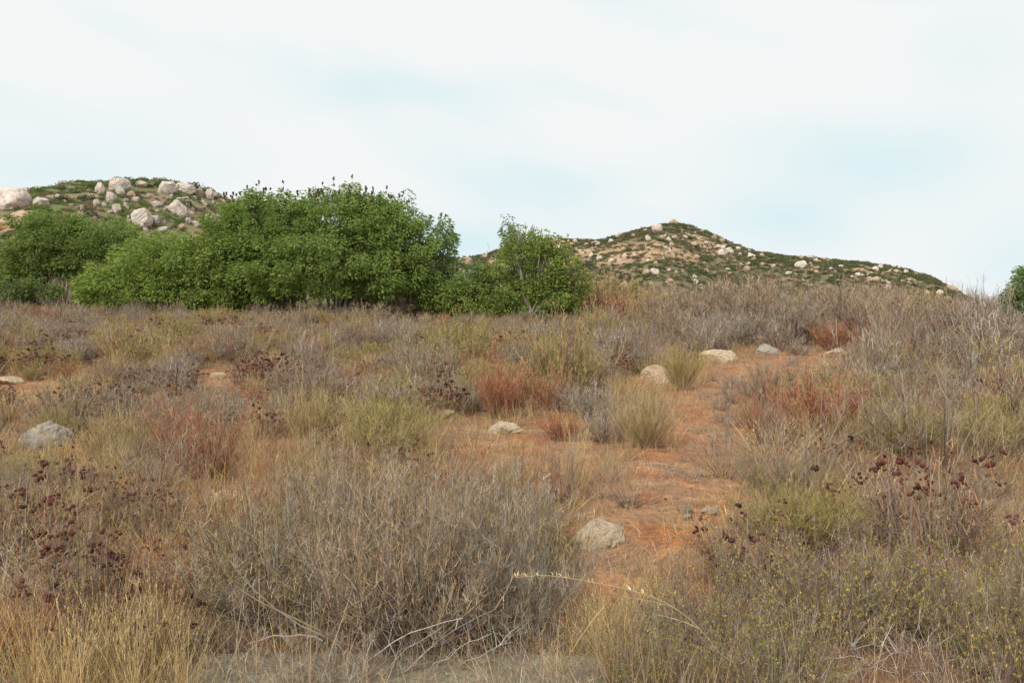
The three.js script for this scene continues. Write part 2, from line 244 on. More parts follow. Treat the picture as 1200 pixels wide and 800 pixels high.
function boundsOf(lib, o) { const key = o.children[0].geometry.uuid; if (!boundCache.has(key)) { const b = new THREE.Box3(); o.children.forEach(m => { m.geometry.computeBoundingBox(); b.union(m.geometry.boundingBox); }); boundCache.set(key, { w: (b.max.x - b.min.x + b.max.z - b.min.z) / 2 * .86, h: b.max.y * .92 }); } return boundCache.get(key); }
const plantPx = (kind, px, py, hPx, wPx, label, group) => { const p = at(px, py); return plantAt(kind, p.x, p.d, hPx / FOCAL * p.d, wPx / FOCAL * p.d, label, group); };

/* ------------------------------------------------------------------ ground sheet */
{
  const ds = [], xs = [];
  for (let d = -3; d < 2.8; d += .5) ds.push(d); for (let d = 2.8; d < 60; d *= 1.0085) ds.push(d); for (let d = 60; d < 4000; d *= 1.12) ds.push(d); ds.unshift(-6, -12, -30, -80, -300); ds.sort((a, b) => a - b);
  const half = [0]; let s = .07; for (let x = .07; x < 4000; x += s) { half.push(x); if (x > 5) s *= 1.035; } for (let k = half.length - 1; k > 0; k--) xs.push(-half[k]); xs.push(...half);
  const pos = [], col = [], uv = [], idx = [], nx = xs.length;
  for (const d of ds) for (const x of xs) {
    const b = (d > 4 && d < 45 && Math.abs(x) < 40) ? bare(x, d) : 0, litter = fbm(x * .5, d * .5, 12, 4), patch = sstep(-.1, .28, fbm(x * 1.6, d * 1.6, 21, 4) + b * .1);
    const soil = [.52, .22, .082], pale = [.54, .34, .19], duff = [.2, .13, .075], dry = [.38, .26, .14];
    const o = sstep(-.25, .3, litter), u = duff.map((q, i) => lerp(lerp(q, soil[i], .5), dry[i], o)), w = soil.map((q, i) => lerp(q, pale[i], patch * .7));
    const c = u.map((q, i) => lerp(q, w[i], Math.max(b, .3)) * (1 + .25 * N(x * 3, d * 3, 6)));
    pos.push(x, ground(x, d), -d); col.push(...c); uv.push(x, d);
  }
  for (let j = 0; j + 1 < ds.length; j++) for (let i = 0; i + 1 < nx; i++) { const a = j * nx + i, b = a + 1, c = a + nx, e = c + 1; idx.push(a, b, c, b, e, c); }
  const g = new THREE.BufferGeometry(); g.setAttribute('position', new THREE.Float32BufferAttribute(pos, 3)); g.setAttribute('color', new THREE.Float32BufferAttribute(col, 3)); g.setAttribute('uv', new THREE.Float32BufferAttribute(uv, 2)); g.setIndex(idx); g.computeVertexNormals();
  const m = new THREE.Mesh(g, M.soil); m.name = 'ground'; tag(m, 'orange brown dry soil of the brushy hillside', 'ground', null, 'structure'); scene.add(cast(m));
}

/* ------------------------------------------------------------------ hills */
function hillMesh(name, label, field, x0, x1, nx, d0, d1, nd, color) {
  const pos = [], col = [], idx = [];
  for (let j = 0; j <= nd; j++) for (let i = 0; i <= nx; i++) { const x = lerp(x0, x1, i / nx), d = lerp(d0, d1, j / nd); pos.push(x, field(x, d), -d); col.push(...color(x, d)); }
  for (let j = 0; j < nd; j++) for (let i = 0; i < nx; i++) { const a = j * (nx + 1) + i, b = a + 1, c = a + nx + 1, e = c + 1; idx.push(a, b, c, b, e, c); }
  const g = new THREE.BufferGeometry(); g.setAttribute('position', new THREE.Float32BufferAttribute(pos, 3)); g.setAttribute('color', new THREE.Float32BufferAttribute(col, 3)); g.setIndex(idx); g.computeVertexNormals();
  const m = new THREE.Mesh(g, M.hill); m.name = name; tag(m, label, 'hill', null, 'structure'); scene.add(cast(m));
}
const mix3 = (a, b, t) => a.map((q, i) => lerp(q, b[i], t));
const leftBare = (x, d) => sstep(.0, .3, fbm(x * .09, d * .09, 31, 4));
hillMesh('rocky_hill', 'near rocky hill with green scrub and pale boulders', leftHill, -150, 60, 300, 50, 262, 260, (x, d) => mix3(mix3([.12, .14, .05], [.2, .15, .08], sstep(-.2, .3, fbm(x * .3, d * .3, 5, 4))), [.3, .19, .14], leftBare(x, d) * .7 + .2 * N(x * .7, d * .7)));
const soilSpots = [[742, 292, 30, 17], [760, 300, 22, 14], [835, 290, 34, 13], [800, 300, 30, 13], [815, 276, 22, 5], [720, 305, 24, 10], [1030, 318, 46, 6], [690, 296, 26, 8], [655, 283, 30, 5]].map(([px, py, w, h]) => ({ p: at(px, py, 150, rightHill), w: w / FOCAL * 400, h: h / FOCAL * 400 })).filter(s => s.p);
function rightBare(x, d) { let b = 0; const y = rightHill(x, d); for (const s of soilSpots) b = Math.max(b, Math.exp(-(((x - s.p.x) / s.w) ** 2) - (((y - s.p.y) / s.h) ** 2))); return sstep(.28, .8, b + .55 * fbm(x * .05, d * .035, 17, 4)); }
hillMesh('far_hill', 'far peaked hill with dark scrub and tan bare soil', rightHill, -190, 420, 420, 150, 700, 240, (x, d) => mix3(mix3([.15, .13, .07], [.25, .18, .105], sstep(-.15, .3, fbm(x * .06, d * .06, 6, 4))), mix3([.5, .33, .19], [.34, .21, .12], sstep(-.2, .25, fbm(x * .2, d * .16, 9, 4))), rightBare(x, d)));

/* ------------------------------------------------------------------ boulders */
function boulderGeo(seed, facets, rough, tone, detail = 4) {
  const R = rng(seed); let g = new THREE.IcosahedronGeometry(1, detail * 4); g.deleteAttribute('uv'); g.deleteAttribute('normal'); g = mergeVertices(g, 1e-4);
  const pl = Array.from({ length: facets }, () => { const n = new THREE.Vector3(R() - .5, (R() - .35) * .9, R() - .5).normalize(); return [n, .5 + .36 * R()]; }), p = g.attributes.position, v = new THREE.Vector3(), col = [], uv = [];
  const s = seed * 3.7;
  for (let i = 0; i < p.count; i++) {
    v.fromBufferAttribute(p, i);
    for (const [n, k] of pl) { const e = v.dot(n) - k; if (e > 0) v.addScaledVector(n, -e * .93); }
    const f = 1 + rough * (1.1 * fbm(v.x * 1.4 + s, v.y * 1.4, v.z * 1.4, 3) + .35 * fbm(v.x * 5 + s, v.y * 5, v.z * 5, 3));
    const cr = Math.abs(N(v.x * 1.1 + s, v.y * 1.7 + 3, v.z * 1.1)), cl = Math.abs(N(v.x * 2.3 + 9, v.y * 2 + s, v.z * 2.3)); v.multiplyScalar(f - .09 * (1 - sstep(0, .07, cr)) - .05 * (1 - sstep(0, .06, cl))); p.setXYZ(i, v.x, v.y, v.z);
    const st = sstep(.02, .3, fbm(v.x * 2 + s, v.y * 2.6, v.z * 2 + 4, 4)), li = sstep(.12, .34, fbm(v.x * 4.5 + 7, v.y * 4.5 + s, v.z * 4.5, 4));
    col.push(...mix3(mix3(tone[0], tone[1], st), tone[2], li * .8)); uv.push(v.x * .55 + v.z * .3 + seed, v.y * .55 + v.z * .35);
  }
  g.setAttribute('color', new THREE.Float32BufferAttribute(col, 3)); g.setAttribute('uv', new THREE.Float32BufferAttribute(uv, 2)); g.computeVertexNormals(); g.computeBoundingBox(); return g;
}
const TONE = { cream: [[.68, .55, .38], [.57, .43, .28], [.4, .35, .27]], grey: [[.47, .43, .36], [.4, .35, .28], [.28, .27, .22]], pink: [[.84, .76, .68], [.8, .66, .56], [.6, .57, .53]], warm: [[.68, .5, .35], [.6, .4, .26], [.5, .43, .35]] };
const boulders = { round: [1, 2].map(i => boulderGeo(i, 5, .2, TONE.pink, 3)), block: [3, 4, 5, 8].map(i => boulderGeo(i, 13, .1, TONE.pink, 3)), warm: [6, 7].map(i => boulderGeo(i, 6, .16, TONE.warm, 3)), cream: [11, 12, 13].map(i => boulderGeo(i, 14, .12, TONE.cream)), grey: [14, 15].map(i => boulderGeo(i, 11, .14, TONE.grey)) };
const BR = rng(4242);
function boulder(set, i, p, w, h, dep, label, group, sink = .25, turn, mat = M.rock, name = 'boulder', lean = .15) {
  const lib = boulders[set], g = lib[i % lib.length], m = new THREE.Mesh(g, mat), b = g.boundingBox; m.name = numbered(name);
  m.rotation.set((BR() - .5) * lean, turn ?? BR() * 6.28, (BR() - .5) * lean); const gw = (b.max.x - b.min.x + b.max.z - b.min.z) / 2, full = h / (1 - sink), gh = b.max.y - b.min.y;
  m.scale.set(w / gw, full / gh, dep / gw); m.position.set(p.x, p.y - b.min.y * full / gh - full * sink, -p.d); tag(m, label, name === 'stone' ? 'stone' : 'boulder', group); scene.add(cast(m)); return m;
}
const nearRocks = [];
/* near rocks: pixel of the foot, width and height in pixels */
for (const [set, i, px, py, w, h, dk, label, sink] of [
  ['grey', 0, 52, 522, 68, 30, .8, 'lichen grey rounded boulder in the dry brush beside buckwheat heads', .45],
  ['cream', 1, 702, 632, 80, 27, .8, 'flat faced cream boulder at the edge of the orange dirt strip', .5],
  ['cream', 1, 594, 506, 46, 13, .9, 'low pale slab rock on orange soil below the small red shrub', .55],
  ['warm', 0, 768, 447, 40, 20, .9, 'pinkish boulder behind the upright tan broom shrubs', .45],
  ['cream', 2, 838, 424, 44, 15, .7, 'pale wedge shaped boulder beside the upper broom shrub', .5],
  ['grey', 0, 898, 413, 40, 11, .9, 'pale grey boulder at the head of the dirt strip', .5],
  ['warm', 1, 978, 417, 32, 10, .9, 'low orange tan rock beside the dark leafless shrub', .4],
  ['cream', 0, 263, 590, 32, 17, .9, 'small tan rock deep among grey twigs', .3],
  ['cream', 1, 6, 449, 40, 9, .8, 'thin pale slab lying on bare orange soil', .4],
  ['cream', 2, 257, 443, 18, 7, .9, 'small cream stone on bare soil below the trees', .4],
  ['warm', 0, 1075, 493, 26, 9, .9, 'small tan rock on orange soil among leafless branches', .4],
  ['cream', 1, 1160, 522, 34, 20, .9, 'pale rock half hidden behind leafless grey branches', .4],
  ['cream', 2, 700, 408, 26, 8, .9, 'pale rock glimpsed through silvery twigs on the rise', .4],
  ['cream', 0, 525, 488, 24, 9, .9, 'flat weathered rock under arching tan stems', .4],
  ['warm', 1, 876, 578, 14, 18, .8, 'upright pinkish stone beside the dirt strip', .3],
  ['cream', 1, 832, 600, 26, 9, .9, 'flat cream stone embedded in the dirt strip', .4],
  ['cream', 2, 806, 602, 13, 8, .9, 'small cream stone next to the flat embedded stone', .35],
]) { const p = at(px, py); boulder(set, i, p, w / FOCAL * p.d, h / FOCAL * p.d, w / FOCAL * p.d * dk, label, null, sink, undefined, M.rock, w < 30 ? 'stone' : 'boulder'); nearRocks.push([p, w / FOCAL * p.d, h / FOCAL * p.d, label]); }
for (let k = 0; k < 26; k++) { // loose stones on the strip
  const s = strip[1 + Math.floor(BR() * 6)], x = s.x + (BR() - .5) * s.w * 1.7, d = s.d + (BR() - .5) * 1.1, w = .035 + .06 * BR() * BR();
  boulder(BR() < .5 ? 'cream' : 'warm', k, { x, y: ground(x, d), d }, w * (1 + .4 * BR()), w * .55, w, 'small loose stone lying on the orange dirt strip', 'loose stones on the dirt strip', .3, undefined, M.rock, 'stone');
}
/* boulders on the rocky hill: pixel of the centre, width, height */
const hillRock = (set, i, px, py, w, h, label, sink = .3) => { const p = at(px, py + h * .42, 55, leftHill) || at(px, py + h * 1.2, 55, leftHill); if (!p) return; const k = p.d / FOCAL; boulder(set, i, { x: p.x, y: p.y, d: p.d + w * k * .2 }, w * k * 1.02, h * k * 1.02, w * k * .9, label, label.startsWith('pale boulder') ? 'boulders on the rocky hill' : null, sink, undefined, M.farRock, 'hill_boulder', .35); };
for (const [set, i, px, py, w, h, label] of [
  ['block', 0, 6, 234, 46, 24, 'huge squared pale boulder on the shoulder of the rocky hill'],
  ['round', 0, 135, 217, 30, 15, 'broad domed grey boulder on the rocky hilltop'],
  ['block', 1, 116, 221, 13, 14, 'pointed pale boulder beside the domed hilltop boulder'],
  ['block', 2, 194, 220, 20, 15, 'tall rounded boulder under the dark bush on the hilltop'],
  ['block', 0, 218, 222, 26, 12, 'long pale outcrop along the hilltop beside the tall boulder'],
  ['round', 1, 161, 256, 27, 20, 'large leaning egg shaped boulder on the hill slope'],
  ['block', 1, 205, 244, 22, 18, 'slanting pale block resting below a flat rock on the slope'],
  ['block', 2, 211, 235, 19, 8, 'flat rock capping the slanting block on the slope'],
  ['warm', 0, 16, 259, 70, 26, 'wide tan bedrock slab sloping below the huge squared boulder'],
  ['warm', 1, 8, 271, 40, 12, 'lower ledge of tan bedrock with rusty streaks'],
  ['block', 0, 244, 255, 15, 10, 'pale boulder at the edge of the tall tree crown on the slope'],
  ['round', 0, 231, 262, 24, 6, 'long low pale rock on the slope below the boulders'],
  ['block', 2, 46, 237, 17, 11, 'pinkish block beside the huge squared boulder'],
  ['warm', 0, 546, 307, 20, 11, 'tan outcrop showing in the gap between the two green trees'],
  ['block', 1, 541, 322, 14, 13, 'greyish rock low in the gap between the two green trees'],
]) hillRock(set, i, px, py, w, h, label);
let hb = 0; const HR = rng(313), extra = Array.from({ length: 60 }, () => [100 + HR() * 180, 222 + HR() * 48, 3 + 4 * HR(), 2.5 + 3 * HR()]);
for (const [px, py, w, h] of [[29, 224, 12, 8], [59, 233, 15, 8], [67, 231, 8, 7], [111, 230, 18, 7], [112, 238, 8, 9], [129, 231, 13, 12], [140, 225, 11, 8], [152, 228, 10, 10], [136, 245, 11, 11], [157, 234, 11, 7], [165, 216, 16, 8], [230, 225, 16, 10], [245, 228, 11, 13], [251, 223, 7, 7], [274, 240, 11, 11], [260, 237, 9, 8], [272, 231, 9, 8], [179, 258, 13, 11], [181, 239, 14, 7], [210, 265, 12, 7], [219, 258, 9, 6], [189, 269, 15, 7], [164, 277, 8, 6], [92, 251, 10, 9], [95, 244, 6, 7], [115, 252, 6, 4], [116, 266, 7, 4], [15, 278, 14, 7], [68, 280, 7, 9], [6, 298, 11, 8], [20, 301, 8, 7], [10, 322, 13, 6], [36, 236, 7, 5], [55, 275, 7, 5], [268, 245, 8, 8], [254, 240, 6, 5], [135, 256, 5, 4], [148, 243, 5, 4], [224, 250, 6, 4], [238, 243, 7, 4], [196, 232, 5, 4], [174, 229, 6, 4], [82, 240, 6, 4], [75, 236, 6, 4], [122, 240, 6, 5], ...extra])
  hillRock(['block', 'round', 'block', 'warm'][hb % 4], hb++, px, py, w, h, 'pale boulder scattered among green scrub on the rocky hill');
/* rocks on the far hill */
{
  const R = rng(91), label = 'small pale rock dotting the scrubby face of the far hill', big = at(735, 341, 150, rightHill);
  if (big) boulder('warm', 1, big, 16 / FOCAL * big.d, 13 / FOCAL * big.d, 14 / FOCAL * big.d, 'large tan outcrop at the foot of the far hill', null, .3, undefined, M.farRock, 'hill_boulder');
  let made = 0; const rest = [];
  for (let t = 0; t < 16000 && made + rest.length < 1500; t++) {
    const d = 230 + R() * 205, x = (-60 + R() * 590) / FOCAL * d, p = { x, d, y: rightHill(x, d) };
    const b = rightBare(p.x, p.d); if (R() > .3 + b * .5 + .25 * Math.max(0, fbm(p.x * .07, p.d * .07, 3, 3))) continue;
    const w = (.5 + 2.2 * R() * R()) * (R() < .12 ? 1.5 : 1);
    if (w > 1.25 && made < 260) { boulder(R() < .4 ? 'warm' : 'block', made++, p, w * (1 + .5 * R()), w * .75, w, label, 'rocks on the far hill', .3, undefined, M.farRock, 'hill_rock', .4); } else rest.push([p, w * .8]);
  }
  const im = new THREE.InstancedMesh(boulderGeo(55, 6, .15, TONE.warm, 1), M.farRock, rest.length), o = new THREE.Object3D();
  rest.forEach(([p, w], k) => { o.position.set(p.x, p.y, -p.d); o.rotation.set(R(), R() * 6, R()); o.scale.set(w * .6, w * .4, w * .6); o.updateMatrix(); im.setMatrixAt(k, o.matrix); });
  im.name = 'scattered_stones'; tag(im, 'tiny pale stones strewn over the far hill', 'stones', null, 'stuff'); scene.add(cast(im));
}

/* scrub on the hills */
function scrubGeo(seed, leaves, size) {
  const R = rng(seed), P = new Plant();
  for (let i = 0; i < leaves; i++) { const a = R() * 6.283, u = R(), r = Math.pow(R(), .4), s = Math.sqrt(1 - u * u) * (1 + .35 * N(a * 1.3, seed)); const p = [Math.cos(a) * s * r, u * r * .8 * (1 + .3 * N(a, seed + 4)), Math.sin(a) * s * r], m = .75 + .5 * R(); P.leaf(p, [p[0] + (R() - .5), p[1] + .3 * R(), p[2] + (R() - .5)], size * (.6 + .8 * R()), size * .6, [m, m * (.94 + .12 * R()), m], R); }
  return P.geo();
}
function scrub(name, label, geo, list) {
  const im = new THREE.InstancedMesh(geo, M.leaf, list.length), o = new THREE.Object3D(), c = new THREE.Color();
  list.forEach((s, k) => { o.position.set(s.x, s.y - .1, -s.d); o.rotation.set(0, s.a, 0); o.scale.set(s.r, s.h, s.r); o.updateMatrix(); im.setMatrixAt(k, o.matrix); im.setColorAt(k, c.setRGB(...s.c)); });
  im.name = name; tag(im, label, 'scrub', null, 'stuff'); scene.add(cast(im));
}
{
  const R = rng(8181), near = [], far = [], gs = [scrubGeo(1, 240, .22), scrubGeo(2, 240, .22), scrubGeo(3, 240, .2)], green = [[.15, .22, .06], [.11, .17, .055], [.21, .22, .07], [.25, .19, .1], [.09, .13, .06], [.19, .25, .07]];
  let solo = 0;
  for (let t = 0; t < 13500; t++) {
    const d = 62 + R() * 105, x = -135 + R() * 142; const px = 600 + x / d * FOCAL; if (px < -330 || px > 640) continue;
    if (R() < leftBare(x, d) * .75) continue;
    const s = { x, d, y: leftHill(x, d), r: .35 + 1.0 * R() * R() * R(), a: R() * 6, c: shadeOf(R, pick(R, green), .5) }; s.h = s.r * (.7 + .5 * R());
    if (s.r > .95 && solo < 140 && px > 0 && px < 330) {
      solo++; const m = new THREE.Mesh(gs[solo % 3], soloMat(solo % 6)); m.name = numbered('hill_shrub'); m.position.set(x, s.y - .1, -d); m.scale.set(s.r * 1.1, s.h * 1.1, s.r * 1.1); m.rotation.y = s.a; tag(m, 'rounded green shrub growing between boulders on the rocky hill', 'shrub', 'green shrubs on the rocky hill'); scene.add(cast(m));
    } else near.push(s);
  }
  function soloMat(k) { const key = 'solo' + k; if (!M[key]) { M[key] = M.leaf.clone(); M[key].color.setRGB(...green[k]); } return M[key]; }
  for (const [px, py, r] of [[191, 216, 1.7], [224, 218, 1.6], [100, 232, 1.3], [212, 218, 1.1]]) { const p = at(px, py + 5, 55, leftHill); if (!p) continue; const m = new THREE.Mesh(gs[0], soloMat(4)); m.name = numbered('hill_shrub'); m.position.set(p.x, p.y, -p.d - 1.2); m.scale.set(r * 1.2, r * 1.1, r * 1.2); tag(m, 'dark round bush standing on the skyline of the rocky hilltop', 'shrub', 'dark bushes on the rocky hilltop'); scene.add(cast(m)); }
  scrub('hill_scrub', 'low green scrub carpeting the near rocky hill', gs[1], near);
  for (let t = 0; t < 25000; t++) {
    const d = 190 + R() * 260, x = -100 + R() * 390; if (Math.abs(x / d) > .75) continue; if (R() < rightBare(x, d) * .5) continue;
    const r = .6 + 1.3 * R() * R(), c = shadeOf(R, pick(R, [[.11, .15, .06], [.13, .17, .065], [.19, .18, .085], [.23, .17, .11], [.1, .125, .06], [.15, .19, .065]]), .5); far.push({ x, d, y: rightHill(x, d), r, h: r * .8, a: R() * 6, c });
  }
  scrub('far_scrub', 'dark green chaparral covering the far peaked hill', scrubGeo(5, 70, .42), far);
}
{ const p = at(913, 296, 150, rightHill); if (p) { const m = new THREE.Mesh(new THREE.CylinderGeometry(.12, .18, 5, 8).translate(0, 2.4, 0), M.pole), a = new THREE.Mesh(new THREE.BoxGeometry(1.8, .14, .14), M.pole); m.name = 'utility_pole'; a.name = 'cross_arm'; a.position.y = 4.5; m.add(a); m.position.set(p.x, p.y, -p.d); tag(m, 'tiny utility pole on the ridge of the far hill', 'pole'); scene.add(cast(m)); } }

/* ------------------------------------------------------------------ green trees */
function makeTree(o) {
  const R = rng(o.seed), G = new THREE.Group(), trunk = new Plant(), crown = new Plant(), heads = new Plant(), gap = o.gap ?? .6, green = o.cols; G.name = numbered('tree'); const base = at(o.px, o.py, o.from ?? 22); const k = base.d / FOCAL;
  const lobes = o.lobes.map(([cx, cy, rx, ry, , dz]) => ({ x: (cx - o.px) * k, y: (o.py - cy) * k, z: (dz ?? 0), rx: rx * k * 1.14, ry: ry * k * 1.12, rz: rx * k * .85, }));
  const clumps = [];
  for (const L of lobes) {
    const area = L.rx * L.ry * 4 + L.rx * L.rz * 3, n = Math.round(area * (o.dens ?? 8));
    for (let i = 0; i < n; i++) {
      const a = R() * 6.283, u = -.8 + 1.8 * R(), s = Math.sqrt(Math.max(0, 1 - u * u)), r = .62 + .38 * Math.pow(R(), .5), b = 1 + .3 * N(a * 1.1 + L.x, u * 2.2, o.seed);
      const p = [L.x + Math.cos(a) * s * L.rx * r * b, L.y + u * L.ry * r * b, L.z + Math.sin(a) * s * L.rz * r * b]; if (p[1] < .12 || N(p[0] * .9, p[1] * .9, p[2] * .9 + o.seed) > gap) continue;
      clumps.push({ p, out: [Math.cos(a) * s, u * .8 + .25, Math.sin(a) * s]});
    }
  }
  const limbs = Math.round(6 + lobes.length * 4), nodes = [];
  for (let i = 0; i < limbs; i++) { const L = lobes[i % lobes.length], a = R() * 6.283, e = [L.x + Math.cos(a) * L.rx * .5, L.y + L.ry * (.1 + .5 * R()), L.z + Math.sin(a) * L.rz * .5], s = [L.x * (.15 + .5 * R()) + (R() - .5) * .5, -.1, (R() - .5) * .7], pts = []; for (let q = 0; q <= 6; q++) { const f = q / 6; pts.push([lerp(s[0], e[0], f * f * .5 + f * .5) + (R() - .5) * .14, lerp(s[1], e[1], f), lerp(s[2], e[2], f) + (R() - .5) * .14]); } trunk.tube(pts, .05 + .035 * R(), .018, shadeOf(R, [.36, .31, .27])); nodes.push(...pts.slice(2)); }
  for (const c of clumps) {
    let bn = null, bd = 1e9; for (const q of nodes) { const e = Math.hypot(q[0] - c.p[0], q[1] - c.p[1], q[2] - c.p[2]) + (q[1] > c.p[1] ? .6 : 0); if (e < bd) { bd = e; bn = q; } }
    if (R() < .7) trunk.tube([bn, bn.map((q, i) => lerp(q, c.p[i], .5) + (R() - .5) * .12), c.p], .014, .005, shadeOf(R, [.24, .19, .15]));
    const m = o.leaves ?? 90, cr = (.2 + .17 * R()) * (o.clump ?? 1);
    for (let j = 0; j < m; j++) { const q = [R() - .5, R() - .5, R() - .5], f = Math.hypot(...q), w = cr * Math.pow(R(), .3) / (f || 1), p = [c.p[0] + q[0] * w + c.out[0] * cr * .3, c.p[1] + q[1] * w * .85, c.p[2] + q[2] * w + c.out[2] * cr * .3]; const dv = [q[0] * 1.6 + c.out[0] * .7, q[1] - .55 + .4 * R(), q[2] * 1.6 + c.out[2] * .7]; crown.leaf(p, dv, .12 * (.7 + .6 * R()), .052, shadeOf(R, R() < .035 ? [.3, .22, .06] : green, .6), R, .2); }
  }
  if (o.heads) { const top = clumps.filter(c => c.out[1] > .5 && c.p[1] > o.headsAbove * k); for (let i = 0; i < o.heads && top.length; i++) { const c = pick(R, top), b = [c.p[0] + (R() - .5) * .3, c.p[1] + .3, c.p[2] + (R() - .5) * .3], h = .06 + .18 * R(); heads.tube([b, [b[0] + (R() - .5) * .05, b[1] + h, b[2]]], .007, .005, o.headCol ?? C.dark); for (let j = 0; j < 6; j++) heads.lump([b[0] + (R() - .5) * .04, b[1] + h * (.55 + .5 * R()), b[2] + (R() - .5) * .05], o.headSize ?? .028, o.headCol ?? [.1, .06, .045], R, 1.2); } }
  const put = (P, n, m) => { if (!P.empty) { const q = new THREE.Mesh(P.geo(), m); q.name = n; G.add(q); } };
  put(trunk, 'trunk', M.twig); put(crown, 'crown', M.leaf); put(heads, o.headName ?? 'flower_heads', M.head);
  G.position.set(base.x, base.y, -base.d); tag(G, o.label, o.cat ?? 'tree', o.group); if (o.name) G.name = numbered(o.name); scene.add(cast(G)); return G;
}
const G1 = [.235, .335, .075], G2 = [.275, .375, .08], G3 = [.18, .27, .09];
makeTree({ seed: 11, px: 385, py: 374, label: 'largest broad green tree topped with dark spent flower spikes', cols: G1, heads: 120, headsAbove: 118, lobes: [[330, 285, 62, 50, .05], [395, 280, 66, 54, .08], [300, 310, 50, 44, -.05], [385, 315, 90, 44, 0, .5], [450, 300, 50, 52, .05, .2], [270, 275, 26, 34, -.15], [310, 255, 36, 24, 0], [440, 262, 34, 30, 0], [290, 336, 50, 24, -.1], [455, 338, 46, 24, 0]] });
makeTree({ seed: 12, px: 488, py: 374, from: 26, gap: .35, dens: 7, leaves: 60, clump: .9, label: 'airy dark green tree with sky showing through, against the broad tree', cols: G3, heads: 12, headsAbove: 80, lobes: [[488, 285, 40, 40, -.1], [505, 312, 26, 32, -.1], [462, 258, 28, 26, -.1], [518, 300, 16, 22, 0], [505, 338, 30, 22, 0]] });
makeTree({ seed: 13, px: 72, py: 364, from: 28, label: 'sprawling olive green tree below the rocky hill slabs', cols: [.225, .315, .075], lobes: [[55, 300, 44, 30, -.05], [95, 290, 50, 34, .05], [60, 272, 34, 24, -.05], [130, 300, 40, 34, .05], [30, 312, 26, 26, 0], [20, 330, 24, 18, .1], [130, 330, 34, 18, 0]] });
makeTree({ seed: 14, px: 190, py: 372, label: 'bright yellow green low tree in front of the broad tree', cols: G2, lobes: [[150, 335, 46, 24, .15], [215, 318, 50, 40, -.1], [185, 305, 44, 26, .1], [255, 325, 40, 34, -.2], [130, 345, 30, 16, .25], [210, 350, 60, 18, -.1], [260, 350, 36, 16, -.15]] });
makeTree({ seed: 15, px: 622, py: 378, label: 'rounded green tree with a pale leafy top beside the far hill', cols: [.235, .315, .065], gap: .32, lobes: [[622, 318, 34, 32, 0], [596, 344, 30, 26, -.15], [648, 325, 24, 36, .15], [630, 358, 38, 24, -.15, .2], [638, 290, 16, 16, .25], [575, 356, 26, 18, 0], [662, 352, 20, 20, .2], [614, 288, 12, 18, 0]] });
makeTree({ seed: 16, px: 614, py: 373, from: 27, gap: .02, dens: 16, leaves: 20, clump: .7, name: 'slender_tree', label: 'slender sparse shoots rising pale above the rounded tree', cols: [.2, .28, .13], lobes: [[612, 276, 17, 20, .1], [606, 296, 15, 20, 0], [620, 268, 10, 12, .1], [598, 270, 7, 14, 0]] });
makeTree({ seed: 17, px: 512, py: 377, from: 20, label: 'small bright green bush between the two tallest trees', name: 'green_bush', cat: 'bush', cols: G2, lobes: [[515, 340, 28, 26, .1], [490, 350, 22, 18, 0], [542, 348, 24, 22, -.2]] });
makeTree({ seed: 18, px: 566, py: 376, label: 'dark green bush at the foot of the rounded tree', name: 'green_bush', cat: 'bush', cols: G3, lobes: [[560, 336, 22, 24, 0], [542, 352, 20, 18, -.1], [574, 355, 20, 18, .2]] });
makeTree({ seed: 19, px: 660, py: 379, label: 'yellow green flowering bush with cream tufts beside the rounded tree', name: 'flowering_bush', cat: 'bush', cols: [.26, .29, .08], heads: 46, headsAbove: 30, headCol: [.55, .46, .2], headName: 'flower_tufts', leaves: 40, lobes: [[662, 322, 20, 30, .1], [652, 345, 22, 22, 0], [668, 338, 14, 20, .1]] });
makeTree({ seed: 20, px: 580, py: 377, label: 'small cream tufted bush under the rounded tree', name: 'flowering_bush', cat: 'bush', cols: [.25, .285, .08], heads: 26, headsAbove: 22, headCol: [.55, .46, .2], headName: 'flower_tufts', leaves: 36, lobes: [[578, 338, 10, 20, 0], [572, 350, 14, 14, 0]] });
makeTree({ seed: 21, px: 1208, py: 388, from: 26, label: 'dark green tree edging the crest beside bare pale twigs', cols: G3, lobes: [[1206, 340, 20, 18, -.1], [1222, 332, 24, 20, 0], [1210, 362, 26, 20, 0]] });
makeTree({ seed: 22, px: 20, py: 368, label: 'low green bush under the sprawling olive green tree', name: 'green_bush', cat: 'bush', cols: [.15, .22, .05], lobes: [[10, 340, 26, 16, .1], [40, 342, 18, 12, -.1]] });

/* ------------------------------------------------------------------ concrete edge */
{
  const s = new THREE.Shape(); s.moveTo(-1.52, -.02); s.lineTo(-1.3, .03); s.lineTo(-.6, .0); s.lineTo(.1, .03); s.lineTo(.42, .0); s.lineTo(.46, -1.1); s.lineTo(-1.36, -1.1); s.lineTo(-1.46, -.4);
  const g = new THREE.ExtrudeGeometry(s, { depth: .16, bevelEnabled: true, bevelSize: .012, bevelThickness: .012, bevelSegments: 2 }); g.rotateX(-Math.PI / 2);
  const m = new THREE.Mesh(g, M.concrete); m.name = 'concrete_slab'; m.position.set(0, -.12, -4.62); m.rotation.y = -.02; tag(m, 'weathered beige concrete slab under the large grey sagebrush', 'slab'); scene.add(cast(m));
}

